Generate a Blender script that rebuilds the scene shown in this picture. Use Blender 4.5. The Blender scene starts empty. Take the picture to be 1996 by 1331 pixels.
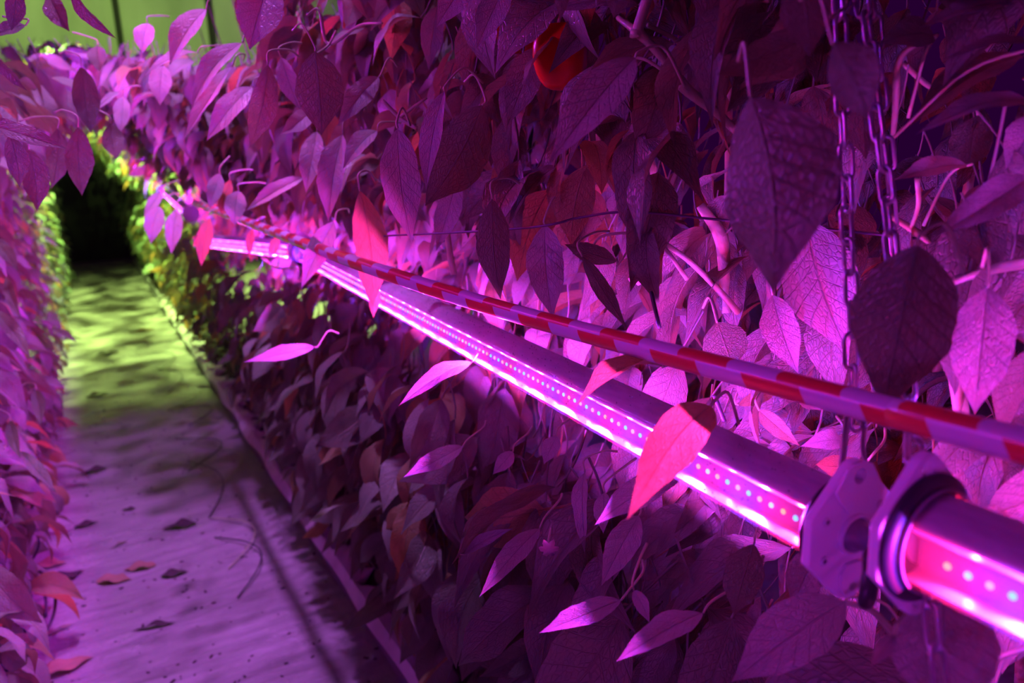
import bpy, bmesh, math, random
import numpy as np
from mathutils import Vector, Matrix
random.seed(7)
rng = np.random.default_rng(7)
SC = bpy.context.scene
COL = SC.collection
PI = math.pi

# ------------------------------------------------------------ camera
FPX, PX, PY, H = 1500.0, 998.0, 665.5, 1.45        # focal length in pixels of the 1996 x 1331 frame, eye height
Yc = np.array([150 - PX, PY - 340, FPX]); Yc /= np.linalg.norm(Yc)
Zc = np.array([-.04, 1, 0.]); Zc[2] = -(Zc[0]*Yc[0] + Zc[1]*Yc[1]) / Yc[2]; Zc /= np.linalg.norm(Zc)
Xc = np.cross(Yc, Zc)
if Xc[0] < 0: Xc = -Xc
RW = np.array([Xc, Yc, Zc])                         # world = RW @ (right, up, forward)
cam_d = bpy.data.cameras.new('camera'); cam = bpy.data.objects.new('camera', cam_d); COL.objects.link(cam)
right, up, fwd = RW[:, 0], RW[:, 1], RW[:, 2]
cam.matrix_world = Matrix(((right[0], up[0], -fwd[0], 0), (right[1], up[1], -fwd[1], 0), (right[2], up[2], -fwd[2], H), (0, 0, 0, 1)))
cam_d.sensor_width = 36; cam_d.lens = FPX / 1996 * 36
cam_d.clip_start = .02
cam_d.dof.use_dof = True; cam_d.dof.focus_distance = 1.0; cam_d.dof.aperture_fstop = 4.0
SC.camera = cam
EYE = np.array([0, 0, H])

# ------------------------------------------------------------ world, exposure, haze
W = bpy.data.worlds.new('world'); SC.world = W; W.use_nodes = True
W.node_tree.nodes['Background'].inputs[0].default_value = (.5, .0, .8, 1)
W.node_tree.nodes['Background'].inputs[1].default_value = .035
SC.view_settings.view_transform = 'Standard'; SC.view_settings.look = 'None'
SC.view_settings.exposure = 0.0; SC.view_settings.gamma = 1
SC.view_settings.use_curve_mapping = False
try:
    SC.cycles.use_denoising = True
    SC.cycles.adaptive_threshold = .04; SC.cycles.max_bounces = 6; SC.cycles.transparent_max_bounces = 12
    SC.cycles.sample_clamp_indirect = 4.0
except Exception: pass

LED_RED, LED_BLUE = (1, .009, .09), (.12, .028, 1)
LED_W = dict(main=2.2, far=3.0, added_tubes=4.0)       # watts of one lamp point, the last for added unseen tubes

def spot(name, loc, target, color, watts, angle, blend=.6, radius=.08, parent=None):
    l = bpy.data.lights.new(name, 'SPOT'); l.color = color; l.energy = watts
    l.spot_size = math.radians(angle); l.spot_blend = blend; l.shadow_soft_size = radius
    o = bpy.data.objects.new(name, l); COL.objects.link(o)
    o.location = loc
    o.rotation_euler = (Vector(target) - Vector(loc)).to_track_quat('-Z', 'Y').to_euler()
    if parent is not None:
        o.parent = parent; o.matrix_parent_inverse = Matrix.Translation(-Vector(parent.location))
    return o

# ------------------------------------------------------------ helpers
def ray(px, py):
    d = np.array([px - PX, PY - py, FPX]); d /= np.linalg.norm(d); return RW @ d
def at(px, py, D): return ray(px, py) * D + EYE
def floor_at(px, py, z=0.):
    r = ray(px, py); return r * ((z - H) / r[2]) + EYE
def proj(p):
    d = RW.T @ (np.asarray(p) - EYE)
    return (PX + FPX*d[0]/d[2], PY - FPX*d[1]/d[2], d[2]) if d[2] > .01 else (-9999, -9999, d[2])
def unit(v):
    v = np.asarray(v, float); return v / (np.linalg.norm(v) + 1e-12)

def tag(o, label=None, cat=None, group=None, kind=None):
    if label: o['label'] = label
    if cat: o['category'] = cat
    if group: o['group'] = group
    if kind: o['kind'] = kind
    return o
def empty(name, loc=(0, 0, 0)):
    o = bpy.data.objects.new(name, None); COL.objects.link(o); o.location = Vector(loc); o.empty_display_size = .05
    return o
def mesh_obj(name, verts, faces, mat, parent=None, uvs=None, smooth=True, matidx=None, world=False):
    me = bpy.data.meshes.new(name)
    me.from_pydata([tuple(v) for v in verts], [], [tuple(f) for f in faces])
    for m in (mat if isinstance(mat, (list, tuple)) else [mat]): me.materials.append(m)
    if matidx is not None: me.polygons.foreach_set('material_index', matidx)
    if uvs is not None:
        ul = me.uv_layers.new(name='UVMap')
        li = np.zeros(len(me.loops), dtype=np.int32); me.loops.foreach_get('vertex_index', li)
        ul.data.foreach_set('uv', np.asarray(uvs, dtype=np.float32)[li].ravel())
    if smooth: me.polygons.foreach_set('use_smooth', [True] * len(me.polygons))
    me.update()
    return link(name, me, parent, world)
def link(name, me, parent=None, world=False):
    o = bpy.data.objects.new(name, me); COL.objects.link(o)
    if parent is not None:
        o.parent = parent
        if world:                                    # vertices are in world space, parent only translated
            o.matrix_parent_inverse = wm(parent).inverted()
    return o
def wm(o):
    m = o.matrix_basis.copy()
    return m if o.parent is None else wm(o.parent) @ o.matrix_parent_inverse @ m

def catmull(P, n=8):
    P = np.asarray(P, float)
    if len(P) < 3:
        return np.array([P[0] + (P[-1]-P[0])*t for t in np.linspace(0, 1, n+1)])
    Q = np.vstack([2*P[0]-P[1], P, 2*P[-1]-P[-2]]); out = []
    for i in range(1, len(Q)-2):
        a, b, c, d = Q[i-1:i+3]
        for k in range(n):
            t = k/n
            out.append(.5*((2*b)+(-a+c)*t+(2*a-5*b+4*c-d)*t*t+(-a+3*b-3*c+d)*t**3))
    out.append(P[-1]); return np.array(out)
def tube_geo(P, R, seg=8, closed=False, caps=True):
    P = np.asarray(P, float); n = len(P)
    R = np.full(n, R) if np.isscalar(R) else np.interp(np.linspace(0, 1, n), np.linspace(0, 1, len(R)), R)
    V, F, UV = [], [], []
    nrm = None; s = 0.
    for i in range(n):
        t = unit(P[(i+1) % n]-P[i-1]) if closed else unit(P[min(i+1, n-1)]-P[max(i-1, 0)])
        if nrm is None:
            nrm = unit(np.cross(t, [0, 0, 1.]) if abs(t[2]) < .9 else np.cross(t, [1., 0, 0]))
        nrm = unit(nrm - t*np.dot(nrm, t)); b = np.cross(t, nrm)
        if i: s += np.linalg.norm(P[i]-P[i-1])
        for k in range(seg):
            a = 2*PI*k/seg
            V.append(P[i]+R[i]*(math.cos(a)*nrm+math.sin(a)*b)); UV.append((s, k/seg))
    m = n if closed else n-1
    for i in range(m):
        for k in range(seg):
            k2 = (k+1) % seg; j = (i+1) % n
            F.append((i*seg+k, i*seg+k2, j*seg+k2, j*seg+k))
    if caps and not closed:
        F.append(tuple(range(seg-1, -1, -1))); F.append(tuple((n-1)*seg+k for k in range(seg)))
    return V, F, UV
def merge(parts):
    V, F, UV = [], [], []
    for v, f, u in parts:
        o = len(V); V += list(v); F += [tuple(i+o for i in q) for q in f]; UV += list(u)
    return V, F, UV
def wire(name, P, R, mat, parent=None, seg=8, n=8, closed=False, world=False):
    v, f, u = tube_geo(catmull(P, n) if not closed else P, R, seg, closed)
    return mesh_obj(name, v, f, mat, parent, u, world=world)
def lathe_geo(prof, seg=32):                          # (radius, y) profile around local Y
    V, F = [], []
    for r, y in prof:
        for k in range(seg):
            a = 2*PI*k/seg; V.append((r*math.cos(a), y, r*math.sin(a)))
    for i in range(len(prof)-1):
        for k in range(seg):
            k2 = (k+1) % seg; F.append((i*seg+k, i*seg+k2, (i+1)*seg+k2, (i+1)*seg+k))
    return V, F, [(0, 0)]*len(V)
def box_geo(c, s):
    V = [(c[0]+s[0]*x/2, c[1]+s[1]*y/2, c[2]+s[2]*z/2) for x in (-1, 1) for y in (-1, 1) for z in (-1, 1)]
    return V, [(0, 1, 3, 2), (4, 6, 7, 5), (0, 4, 5, 1), (2, 3, 7, 6), (0, 2, 6, 4), (1, 5, 7, 3)], [(0, 0)]*8
def frame_matrix(base, x, z):
    x = unit(x); z = unit(np.asarray(z) - x*np.dot(x, z)); y = np.cross(z, x)
    return Matrix(((x[0], y[0], z[0], base[0]), (x[1], y[1], z[1], base[1]), (x[2], y[2], z[2], base[2]), (0, 0, 0, 1)))

# ------------------------------------------------------------ materials
class NT:
    def __init__(s, name):
        s.m = bpy.data.materials.new(name); s.m.use_nodes = True; s.t = s.m.node_tree; s.t.nodes.clear()
        s.out = s.t.nodes.new('ShaderNodeOutputMaterial')
    def n(s, typ, **k):
        o = s.t.nodes.new('ShaderNode'+typ)
        for a, v in k.items():
            if a.startswith('i_'):
                key = a[2:]; key = int(key) if key.isdigit() else key.replace('_', ' ')
                sock = o.inputs[key]
                if isinstance(v, bpy.types.NodeSocket): s.t.links.new(v, sock)
                else: sock.default_value = v
            else: setattr(o, a, v)
        return o
    def math(s, op, a, b=0., c=0.):
        o = s.n('Math', operation=op)
        for i, v in enumerate((a, b, c)):
            if isinstance(v, bpy.types.NodeSocket): s.t.links.new(v, o.inputs[i])
            else: o.inputs[i].default_value = v
        return o.outputs[0]
    def mix(s, f, a, b):
        o = s.n('Mix', data_type='RGBA')
        for i, v in ((0, f), (6, a), (7, b)):
            if isinstance(v, bpy.types.NodeSocket): s.t.links.new(v, o.inputs[i])
            else: o.inputs[i].default_value = v if i == 0 or len(v) == 4 else (*v, 1)
        return o.outputs[2]
    def surf(s, sock): s.t.links.new(sock, s.out.inputs[0]); return s.m
def plain(name, col, rough=.5, metal=0., bump=0., scale=40, spec=.5, vary=.0):
    t = NT(name); p = t.n('BsdfPrincipled', i_Base_Color=(*col, 1), i_Roughness=rough, i_Metallic=metal, i_Specular_IOR_Level=spec)
    if bump or vary:
        tc = t.n('TexCoord'); no = t.n('TexNoise', i_Vector=tc.outputs['Object'], i_Scale=scale, i_Detail=5.)
        if bump:
            b = t.n('Bump', i_Height=no.outputs[0], i_Strength=bump, i_Distance=.01); t.t.links.new(b.outputs[0], p.inputs['Normal'])
        if vary:
            c = t.mix(no.outputs[0], tuple(v*(1-vary) for v in col), tuple(min(1, v*(1+vary)) for v in col)); t.t.links.new(c, p.inputs['Base Color'])
    return t.surf(p.outputs[0])
def glow(name, col, k):
    t = NT(name); e = t.n('Emission', i_Color=(*col, 1), i_Strength=k); return t.surf(e.outputs[0])

def leaf_material(name, c1, c2, trans, tf=.38, vein=(.42, .52, .22), rough=.42):
    t = NT(name)
    uv = t.n('UVMap'); sp = t.n('SeparateXYZ', i_0=uv.outputs[0]); u, v = sp.outputs[0], sp.outputs[1]
    s = t.math('ABSOLUTE', t.math('MULTIPLY_ADD', v, 2., -1.))
    ph = t.math('MULTIPLY', t.math('SUBTRACT', u, t.math('MULTIPLY', t.math('POWER', s, .8), .22)), 8.5)
    fr = t.math('ABSOLUTE', t.math('SUBTRACT', t.math('FRACT', ph), .5))         # 0 at a side vein
    side = t.math('SUBTRACT', 1., t.math('SMOOTH_MIN', t.math('DIVIDE', fr, .055), 1., .1)) 
    mid = t.math('SUBTRACT', 1., t.math('SMOOTH_MIN', t.math('DIVIDE', s, .05), 1., .1))
    line = t.math('MAXIMUM', t.math('MULTIPLY', side, .55), mid)
    line = t.math('MAXIMUM', line, 0.)
    line = t.math('MULTIPLY', line, t.math('GREATER_THAN', u, .001))
    geo = t.n('NewGeometry'); oi = t.n('ObjectInfo')
    rnd = t.math('FRACT', t.math('ADD', geo.outputs['Random Per Island'], oi.outputs['Random']))
    cv = t.n('Combine' + 'XYZ', i_X=u, i_Y=v, i_Z=t.math('MULTIPLY', rnd, 20.))
    no = t.n('TexNoise', i_Vector=cv.outputs[0], i_Scale=5., i_Detail=6.)
    cell = t.n('TexVoronoi', i_Vector=cv.outputs[0], i_Scale=16., feature='DISTANCE_TO_EDGE')
    base = t.mix(rnd, c1, c2)
    base = t.mix(t.math('MULTIPLY', no.outputs[0], .5), base, tuple(x*1.5 for x in c2))
    base = t.mix(t.math('MULTIPLY', line, .5), base, vein)
    hgt = t.math('ADD', t.math('MULTIPLY', line, -.8), t.math('MULTIPLY', t.math('MINIMUM', cell.outputs[0], .15), 2.2))
    hgt = t.math('ADD', hgt, t.math('MULTIPLY', no.outputs[0], .4))
    bp = t.n('Bump', i_Height=hgt, i_Strength=.8, i_Distance=.003)
    p = t.n('BsdfPrincipled', i_Base_Color=base, i_Roughness=rough, i_Normal=bp.outputs[0], i_Specular_IOR_Level=.45)
    tc = t.mix(t.math('MULTIPLY', line, .75), t.mix(no.outputs[0], tuple(x*.6 for x in trans), trans), tuple(x*.3 for x in trans))
    tr = t.n('BsdfTranslucent', i_Color=tc, i_Normal=bp.outputs[0])
    mx = t.n('MixShader', i_0=tf); t.t.links.new(p.outputs[0], mx.inputs[1]); t.t.links.new(tr.outputs[0], mx.inputs[2])
    return t.surf(mx.outputs[0])
M = {}
M['leaf'] = leaf_material('pepper_leaf', (.11, .19, .09), (.31, .42, .25), (.34, .22, .09))
M['lit_leaf'] = leaf_material('leaf_painted_lit', (.42, .52, .36), (.50, .58, .44), (.36, .24, .10), tf=.3, vein=(.30, .36, .24))  # leaf copy painted lighter to look brightly lit
M['shaded_leaf'] = leaf_material('leaf_painted_shaded', (.13, .22, .09), (.17, .27, .12), (.30, .16, .05), tf=.3, vein=(.22, .3, .14))  # leaf copy painted darker to look shaded
M['thin_leaf'] = leaf_material('thin_leaf', (.30, .40, .12), (.40, .46, .18), (.80, .36, .12), tf=.5)
M['dry_leaf'] = leaf_material('dry_leaf', (.30, .20, .10), (.45, .30, .18), (.3, .12, .03), tf=.2, rough=.8)
M['stem'] = plain('stem_skin', (.38, .48, .22), .38, bump=.3, scale=60, vary=.2)
M['bark'] = plain('old_stem', (.22, .2, .12), .7, bump=.5, scale=90, vary=.3)
M['fruit'] = plain('ripe_fruit', (.85, .05, .015), .22)
M['petal'] = plain('petal', (.55, .40, .35), .7)
M['aluminium'] = plain('cast_aluminium', (.88, .86, .88), .45, .0, bump=.12, scale=900)
M['screw'] = plain('steel_screw', (.8, .8, .8), .3, .3)
M['dark_plastic'] = plain('dark_plastic', (.045, .04, .05), .42)
M['grey_plastic'] = plain('grey_plastic', (.30, .28, .31), .45)
M['cable'] = plain('cable_rubber', (.03, .03, .035), .38)
M['steel'] = plain('galvanised_steel', (.55, .53, .55), .32, .85, bump=.1, scale=300)
M['wire'] = plain('dark_wire', (.12, .10, .12), .5, .4)
M['white'] = plain('white_film', (.75, .72, .74), .55, bump=.4, scale=12, vary=.25)
M['soil'] = plain('substrate', (.06, .045, .04), .9, bump=.6, scale=50, vary=.5)
M['reflector'] = plain('white_reflector', (.30, .28, .31), .35)
M['board'] = plain('circuit_board', (.28, .26, .30), .35, vary=.15, scale=400)
M['red_diode'] = glow('red_diode', (1, .06, .04), 9)
M['blue_diode'] = glow('blue_diode', (.03, .25, 1), 3.6)
M['clear_lens'] = plain('lens_resin', (.8, .8, .85), .1)
M['painted_metal'] = plain('painted_metal', (.5, .52, .5), .4)
M['lamp_face'] = glow('lamp_face', (.5, 1, .15), 8)

def sink_material():
    t = NT('heat_sink'); tc = t.n('TexCoord'); sp = t.n('SeparateXYZ', i_0=tc.outputs['Object'])
    ribs = t.math('SINE', t.math('MULTIPLY', sp.outputs[1], 2*PI/.0016))
    mp = t.n('Mapping', i_Vector=tc.outputs['Object'], i_Scale=(1, .25, 1))
    no = t.n('TexNoise', i_Vector=mp.outputs[0], i_Scale=160., i_Detail=4.)
    big = t.n('TexNoise', i_Vector=tc.outputs['Object'], i_Scale=9., i_Detail=3.)
    c = t.mix(no.outputs[0], (.34, .30, .34), (.70, .62, .70))
    c = t.mix(t.math('MULTIPLY', big.outputs[0], .5), c, (.42, .36, .42))
    b = t.n('Bump', i_Height=t.math('ADD', ribs, t.math('MULTIPLY', no.outputs[0], 3.)), i_Strength=.25, i_Distance=.0005)
    p = t.n('BsdfPrincipled', i_Base_Color=c, i_Roughness=.5, i_Metallic=.0, i_Normal=b.outputs[0])
    return t.surf(p.outputs[0])
M['sink'] = sink_material()
def glass_material():
    t = NT('clear_tube'); tc = t.n('TexCoord')
    fr = t.n('Fresnel', i_IOR=1.28)
    no = t.n('TexNoise', i_Vector=tc.outputs['Object'], i_Scale=220., i_Detail=3.)
    sm = t.n('TexNoise', i_Vector=tc.outputs['Object'], i_Scale=14., i_Detail=4.)
    bp = t.n('Bump', i_Height=no.outputs[0], i_Strength=.12, i_Distance=.001)
    gl = t.n('BsdfGlossy', i_Color=(1, 1, 1, 1), i_Roughness=.12, i_Normal=bp.outputs[0])
    tr = t.n('BsdfTransparent', i_Color=(.97, .97, .97, 1))
    df = t.n('BsdfTranslucent', i_Color=(.9, .9, .9, 1)); dd = t.n('BsdfDiffuse', i_Color=(.9, .9, .9, 1))
    a = t.n('MixShader', i_0=.5); t.t.links.new(df.outputs[0], a.inputs[1]); t.t.links.new(dd.outputs[0], a.inputs[2])
    m1 = t.n('MixShader', i_0=t.math('MINIMUM', fr.outputs[0], .07)); t.t.links.new(tr.outputs[0], m1.inputs[1]); t.t.links.new(gl.outputs[0], m1.inputs[2])
    m2 = t.n('MixShader', i_0=t.math('MULTIPLY', sm.outputs[0], .045)); t.t.links.new(m1.outputs[0], m2.inputs[1]); t.t.links.new(a.outputs[0], m2.inputs[2])
    return t.surf(m2.outputs[0])
M['glass'] = glass_material()
def droplet_material():
    t = NT('water_droplet'); fr = t.n('Fresnel', i_IOR=1.33)
    gl = t.n('BsdfGlossy', i_Color=(1, 1, 1, 1), i_Roughness=.05); tr = t.n('BsdfTransparent', i_Color=(.85, .85, .9, 1))
    m = t.n('MixShader', i_0=t.math('MULTIPLY_ADD', fr.outputs[0], 1., .2)); t.t.links.new(tr.outputs[0], m.inputs[1]); t.t.links.new(gl.outputs[0], m.inputs[2])
    return t.surf(m.outputs[0])
M['droplet'] = droplet_material()
def pipe_material():
    t = NT('striped_tape'); uv = t.n('UVMap'); sp = t.n('SeparateXYZ', i_0=uv.outputs[0]); u, v = sp.outputs[0], sp.outputs[1]
    half = t.math('LESS_THAN', t.math('SINE', t.math('MULTIPLY_ADD', v, 2*PI, PIPE_PHASE)), 0.)
    lean = t.math('MULTIPLY', t.math('SINE', t.math('MULTIPLY_ADD', v, 4*PI, PIPE_PHASE)), .03)
    k = t.math('FRACT', t.math('ADD', t.math('ADD', t.math('DIVIDE', t.math('SUBTRACT', u, PIPE_START), .1185), t.math('MULTIPLY', half, -.33)), lean))
    red = t.math('LESS_THAN', k, .53)
    no = t.n('TexNoise', i_Vector=uv.outputs[0], i_Scale=9., i_Detail=4.)
    c = t.mix(red, (.62, .55, .62), (.66, .03, .03))
    c = t.mix(t.math('MULTIPLY', no.outputs[0], .25), c, (.35, .1, .15))
    p = t.n('BsdfPrincipled', i_Base_Color=c, i_Roughness=.28, i_Specular_IOR_Level=.6)
    return t.surf(p.outputs[0])
PIPE_PHASE, PIPE_START = -2*PI*.58, .240
M['pipe'] = pipe_material()
def floor_material():
    t = NT('wet_concrete'); tc = t.n('TexCoord')
    mp = t.n('Mapping', i_Vector=tc.outputs['Object'], i_Scale=(1.6, 7, 1), i_Rotation=(0, 0, .12))
    st = t.n('TexNoise', i_Vector=mp.outputs[0], i_Scale=3., i_Detail=8., i_Roughness=.65, i_Distortion=.6)
    big = t.n('TexNoise', i_Vector=tc.outputs['Object'], i_Scale=1.7, i_Detail=5.)
    fine = t.n('TexNoise', i_Vector=tc.outputs['Object'], i_Scale=60., i_Detail=4.)
    c = t.mix(st.outputs[0], (.12, .11, .11), (.62, .60, .58))
    c = t.mix(t.math('MULTIPLY', big.outputs[0], .55), c, (.20, .17, .14))
    sp = t.n('TexVoronoi', i_Vector=tc.outputs['Object'], i_Scale=22., i_Randomness=1.)
    dirt = t.math('MULTIPLY', t.math('LESS_THAN', sp.outputs[0], .13), t.math('GREATER_THAN', big.outputs[0], .5))
    c = t.mix(dirt, c, (.05, .035, .03))
    h = t.math('ADD', t.math('MULTIPLY', st.outputs[0], 1.), t.math('MULTIPLY', fine.outputs[0], .35))
    b = t.n('Bump', i_Height=h, i_Strength=.9, i_Distance=.02)
    rg = t.math('MULTIPLY_ADD', big.outputs[0], .45, .10)
    p = t.n('BsdfPrincipled', i_Base_Color=c, i_Roughness=rg, i_Normal=b.outputs[0], i_Specular_IOR_Level=.7)
    return t.surf(p.outputs[0])
M['floor'] = floor_material()
def curtain_material():
    t = NT('screen_cloth'); tc = t.n('TexCoord')
    mp = t.n('Mapping', i_Vector=tc.outputs['Object'], i_Scale=(1.2, 1, .35))
    no = t.n('TexNoise', i_Vector=mp.outputs[0], i_Scale=1.6, i_Detail=3.)
    p = t.n('BsdfPrincipled', i_Base_Color=t.mix(no.outputs[0], (.30, .32, .26), (.75, .75, .66)), i_Roughness=.7)
    return t.surf(p.outputs[0])
M['curtain'] = curtain_material()
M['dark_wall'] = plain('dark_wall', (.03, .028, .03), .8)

# ------------------------------------------------------------ the house: floor, end wall
def plane_box(name, lo, hi, mat):
    v, f, u = box_geo([(a+b)/2 for a, b in zip(lo, hi)], [b-a for a, b in zip(lo, hi)])
    return tag(mesh_obj(name, v, f, mat, smooth=False), kind='structure')
plane_box('floor', (-7, -5, -.1), (9, 15, 0), M['floor'])
plane_box('wall_end', (-7, 15.0, 0), (9, 15.12, 8), M['curtain'])
plane_box('wall_dark_sheet', (-7, 14.93, 0), (9, 15.0, 3.1), M['dark_wall'])  # dark sheet standing in for the unlit space beyond the aisle
parts = []
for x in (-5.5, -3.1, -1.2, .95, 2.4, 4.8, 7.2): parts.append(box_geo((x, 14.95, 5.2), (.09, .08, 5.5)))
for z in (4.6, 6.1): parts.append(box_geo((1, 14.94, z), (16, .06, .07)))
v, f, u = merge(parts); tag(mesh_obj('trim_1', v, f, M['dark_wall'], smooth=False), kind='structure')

# work lamp over the far aisle, yellow-green, plus an added wall-wash lamp
def work_lamp(loc, target, watts, angle, label, color):
    r = empty('work_lamp', loc); tag(r, label, 'lamp')
    v, f, u = merge([box_geo((0, 0, .05), (.30, .22, .06)), box_geo((0, 0, .10), (.22, .14, .05))])
    mesh_obj('housing', v, f, M['painted_metal'], r, smooth=False)
    v, f, u = box_geo((0, 0, .015), (.26, .18, .006)); mesh_obj('lamp_face', v, f, M['lamp_face'], r, smooth=False)
    wire('hanging_rod', [(0, 0, .12), (0, 0, 2.2)], .006, M['steel'], r)
    spot('lamp_light', (loc[0], loc[1], loc[2]-.02), target, color, watts, angle, parent=r)
GREEN = (.62, 1, .22)
work_lamp((.05, 8.6, 3.75), (.05, 8.9, 0), 3600, 102, 'grey work lamp hung over the far aisle, giving off yellow-green light', GREEN)
work_lamp((0.3, 10.5, 4.6), (0.2, 15, 5.4), 600, 115, 'added upper lamp, out of view, washing the end wall yellow-green', (.60, 1, .22))  # second lamp, added to brighten the upper end wall

# violet top light over the aisle, above the frame
def top_light(loc, target, watts, angle, label):
    r = empty('top_light', loc); tag(r, label, 'lamp')
    v, f, u = merge([box_geo((0, 0, .06), (.16, .9, .07)), box_geo((0, 0, .12), (.06, .8, .05))])
    mesh_obj('housing', v, f, M['painted_metal'], r, smooth=False)
    for x in (-.3, .3): wire('hanging_rod', [(0, x, .14), (0, x, 2.2)], .005, M['steel'], r)
    for x in (-.3, 0, .3): spot('lamp_light', (loc[0], loc[1]+x, loc[2]-.01), (target[0], target[1]+x, target[2]), (.60, .15, 1), watts/3, angle, .4, .05, parent=r)
top_light((.30, 2.2, 3.9), (-.2, 2.8, 0), 850, 56, 'long violet top light hung over the near part of the aisle')

# ------------------------------------------------------------ leaf geometry
def leaf_outline(t):
    t = np.clip(t, 0, 1)
    w = (t**.85) * ((1-t)**1.12) + .012*np.sqrt(t)*(1-t)
    w *= 1 - .3*np.clip((t-.7)/.3, 0, 1)
    return w / .333
def leaf_geo(nl, nw, L, Wd, arch, fold, wave, quilt, seed=0, curl=0., side=0., pet=0., petr=.0012):
    r = np.random.default_rng(seed)
    p1, p2, p3 = r.uniform(0, 6.28, 3)
    t = np.linspace(0, 1, nl+1) ** .95; s = np.linspace(-1, 1, nw+1)
    T, S = np.meshgrid(t, s, indexing='ij')
    w = leaf_outline(T) * Wd / 2
    w = w * (1 + .03*np.sin(T*15+p1+S) + .02*np.sin(T*37+p2))
    Yv = S * w + side*L*np.sin(PI*T)*.5
    Xv = T * L
    Zv = arch*L*np.sin(PI*T**.85) + fold*np.abs(S)*w*1.0
    Zv += wave*L*np.abs(S)**1.5*np.sin(T*11+p2+(S > 0)*p3)*.5 * (w/(Wd/2))
    Zv -= curl*L*T**2.6
    ph = (T - .22*np.abs(S)**.8)*8.5
    Zv += quilt*L*(np.abs(np.sin(PI*(ph-.5)))**.6-.5) * np.clip(w/(Wd/2), 0, 1)*np.clip(np.abs(S)*3, 0, 1)
    Zv -= quilt*L*.9*np.exp(-(S/.12)**2)*np.clip(w/(Wd/2), 0, 1)
    V = np.stack([Xv, Yv, Zv], -1).reshape(-1, 3)
    UV = np.stack([T, S*.5+.5], -1).reshape(-1, 2)
    idx = np.arange((nl+1)*(nw+1)).reshape(nl+1, nw+1)
    F = np.stack([idx[:-1, :-1], idx[1:, :-1], idx[1:, 1:], idx[:-1, 1:]], -1).reshape(-1, 4)
    if pet > 0:
        k = 5; a = np.linspace(0, 1, k)
        P = np.stack([-a*pet, np.zeros(k), pet*.55*a**1.6+arch*0], -1)
        pv, pf, pu = tube_geo(P, petr, 4, caps=False)
        o = len(V); V = np.vstack([V, pv]); UV = np.vstack([UV, np.full((len(pv), 2), (0., .5))])
        F = np.vstack([F, np.array(pf)+o])
    return V, F, UV

MID = [leaf_geo(14, 8, 1, rw, a, fo, wv, .012, seed=i, curl=c, side=sd, pet=.45, petr=.011)
       for i, (rw, a, fo, wv, c, sd) in enumerate([(.56, .10, .25, .05, .1, .05), (.50, .14, .45, .06, .2, -.05), (.62, .06, .15, .07, .05, .08),
                                                   (.44, .16, .6, .05, .25, 0), (.58, .02, .3, .08, .3, -.1), (.52, .12, -.1, .06, 0, .1),
                                                   (.66, .1, .2, .06, .15, 0), (.48, .2, .3, .09, .1, .12)])]
LOW = [leaf_geo(6, 4, 1, rw, a, fo, wv, 0, seed=i+20, curl=c, pet=.3, petr=.012)
       for i, (rw, a, fo, wv, c) in enumerate([(.56, .10, .25, .05, .1), (.48, .14, .5, .05, .2), (.62, .04, .15, .07, .05), (.5, .18, .35, .06, 0)])]
MID_MESH = []
for i, (V, F, UV) in enumerate(MID):
    for mk in ('leaf', 'thin_leaf'):
        o = mesh_obj('leaf', V, F, M[mk], uvs=UV); MID_MESH.append(o.data); bpy.data.objects.remove(o)

# ------------------------------------------------------------ tubes (path data first: foliage keeps clear of them)
TUBES = dict(A=(at(1644, 1026, .715), at(595, 492, 2.60)), B=(at(588, 489, 2.66), at(396, 470, 4.3)), C=(at(372, 416, 4.9), at(318, 370, 7.2)))
dA = unit(TUBES['A'][1]-TUBES['A'][0])
D0 = at(1802, 1046, .635)
TUBES['D'] = (D0, D0 - unit(dA + np.array([-.01, 0, -.03]))*2.06)
PIPE = [at(*p) for p in [(1996, 868, .593), (1647, 780, .679), (1001, 610, 1.01), (735, 526, 1.29), (600, 477, 1.66), (480, 432, 2.29)]]
PIPE = [PIPE[0]*2-PIPE[1] + (PIPE[0]-PIPE[1])*5] + PIPE + [at(380, 395, 3.3)]
CHAINS = [((at(1634, -60, .78)), at(1667, 822, .735)), (at(1676, -60, .79), at(1784, 868, .70)), (at(1696, -60, .83), at(1745, 500, .82)),
          (at(1812, 1140, .64), at(1842, 1420, .64))]
def seg_pts(a, b, n=24): return [a+(b-a)*k/n for k in range(n+1)]
GUARD = []                                            # (px, py, half width in px, depth)
for k, (a, b) in TUBES.items():
    for p in seg_pts(a, b, 40):
        q = proj(p)
        if q[2] > .1: GUARD.append((q[0], q[1], (.040*FPX/q[2]) * (1. if k in 'AD' else .75) + (18 if k in 'AD' else 4), q[2]))
for a, b in zip(PIPE, PIPE[1:]):
    for p in seg_pts(a, b, 16):
        q = proj(p)
        if q[2] > .1: GUARD.append((q[0], q[1], 0.0145*FPX/q[2]+12, q[2]))
for (a, b) in CHAINS:
    for p in seg_pts(a, b, 30):
        q = proj(p); GUARD.append((q[0], q[1], 26, q[2]))
GUARD = np.array(GUARD)
HERO_GUARD = []
def clear_of(pts, own=.0):
    """True when none of the points hides (or cuts) a tube, the pipe, a chain or one of the big near leaves."""
    for p in pts:
        q = proj(p)
        if q[2] < .25: return False
        if q[2] < 0.62 and -200 < q[0] < 2200: return False
        d = np.hypot(GUARD[:, 0]-q[0], GUARD[:, 1]-q[1])
        if np.any((d < GUARD[:, 2]) & (q[2] < GUARD[:, 3]+.03)): return False
        if len(HG) and np.any((np.hypot(HG[:, 0]-q[0], HG[:, 1]-q[1]) < HG[:, 2]) & (q[2] < HG[:, 3])): return False
    return True

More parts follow.
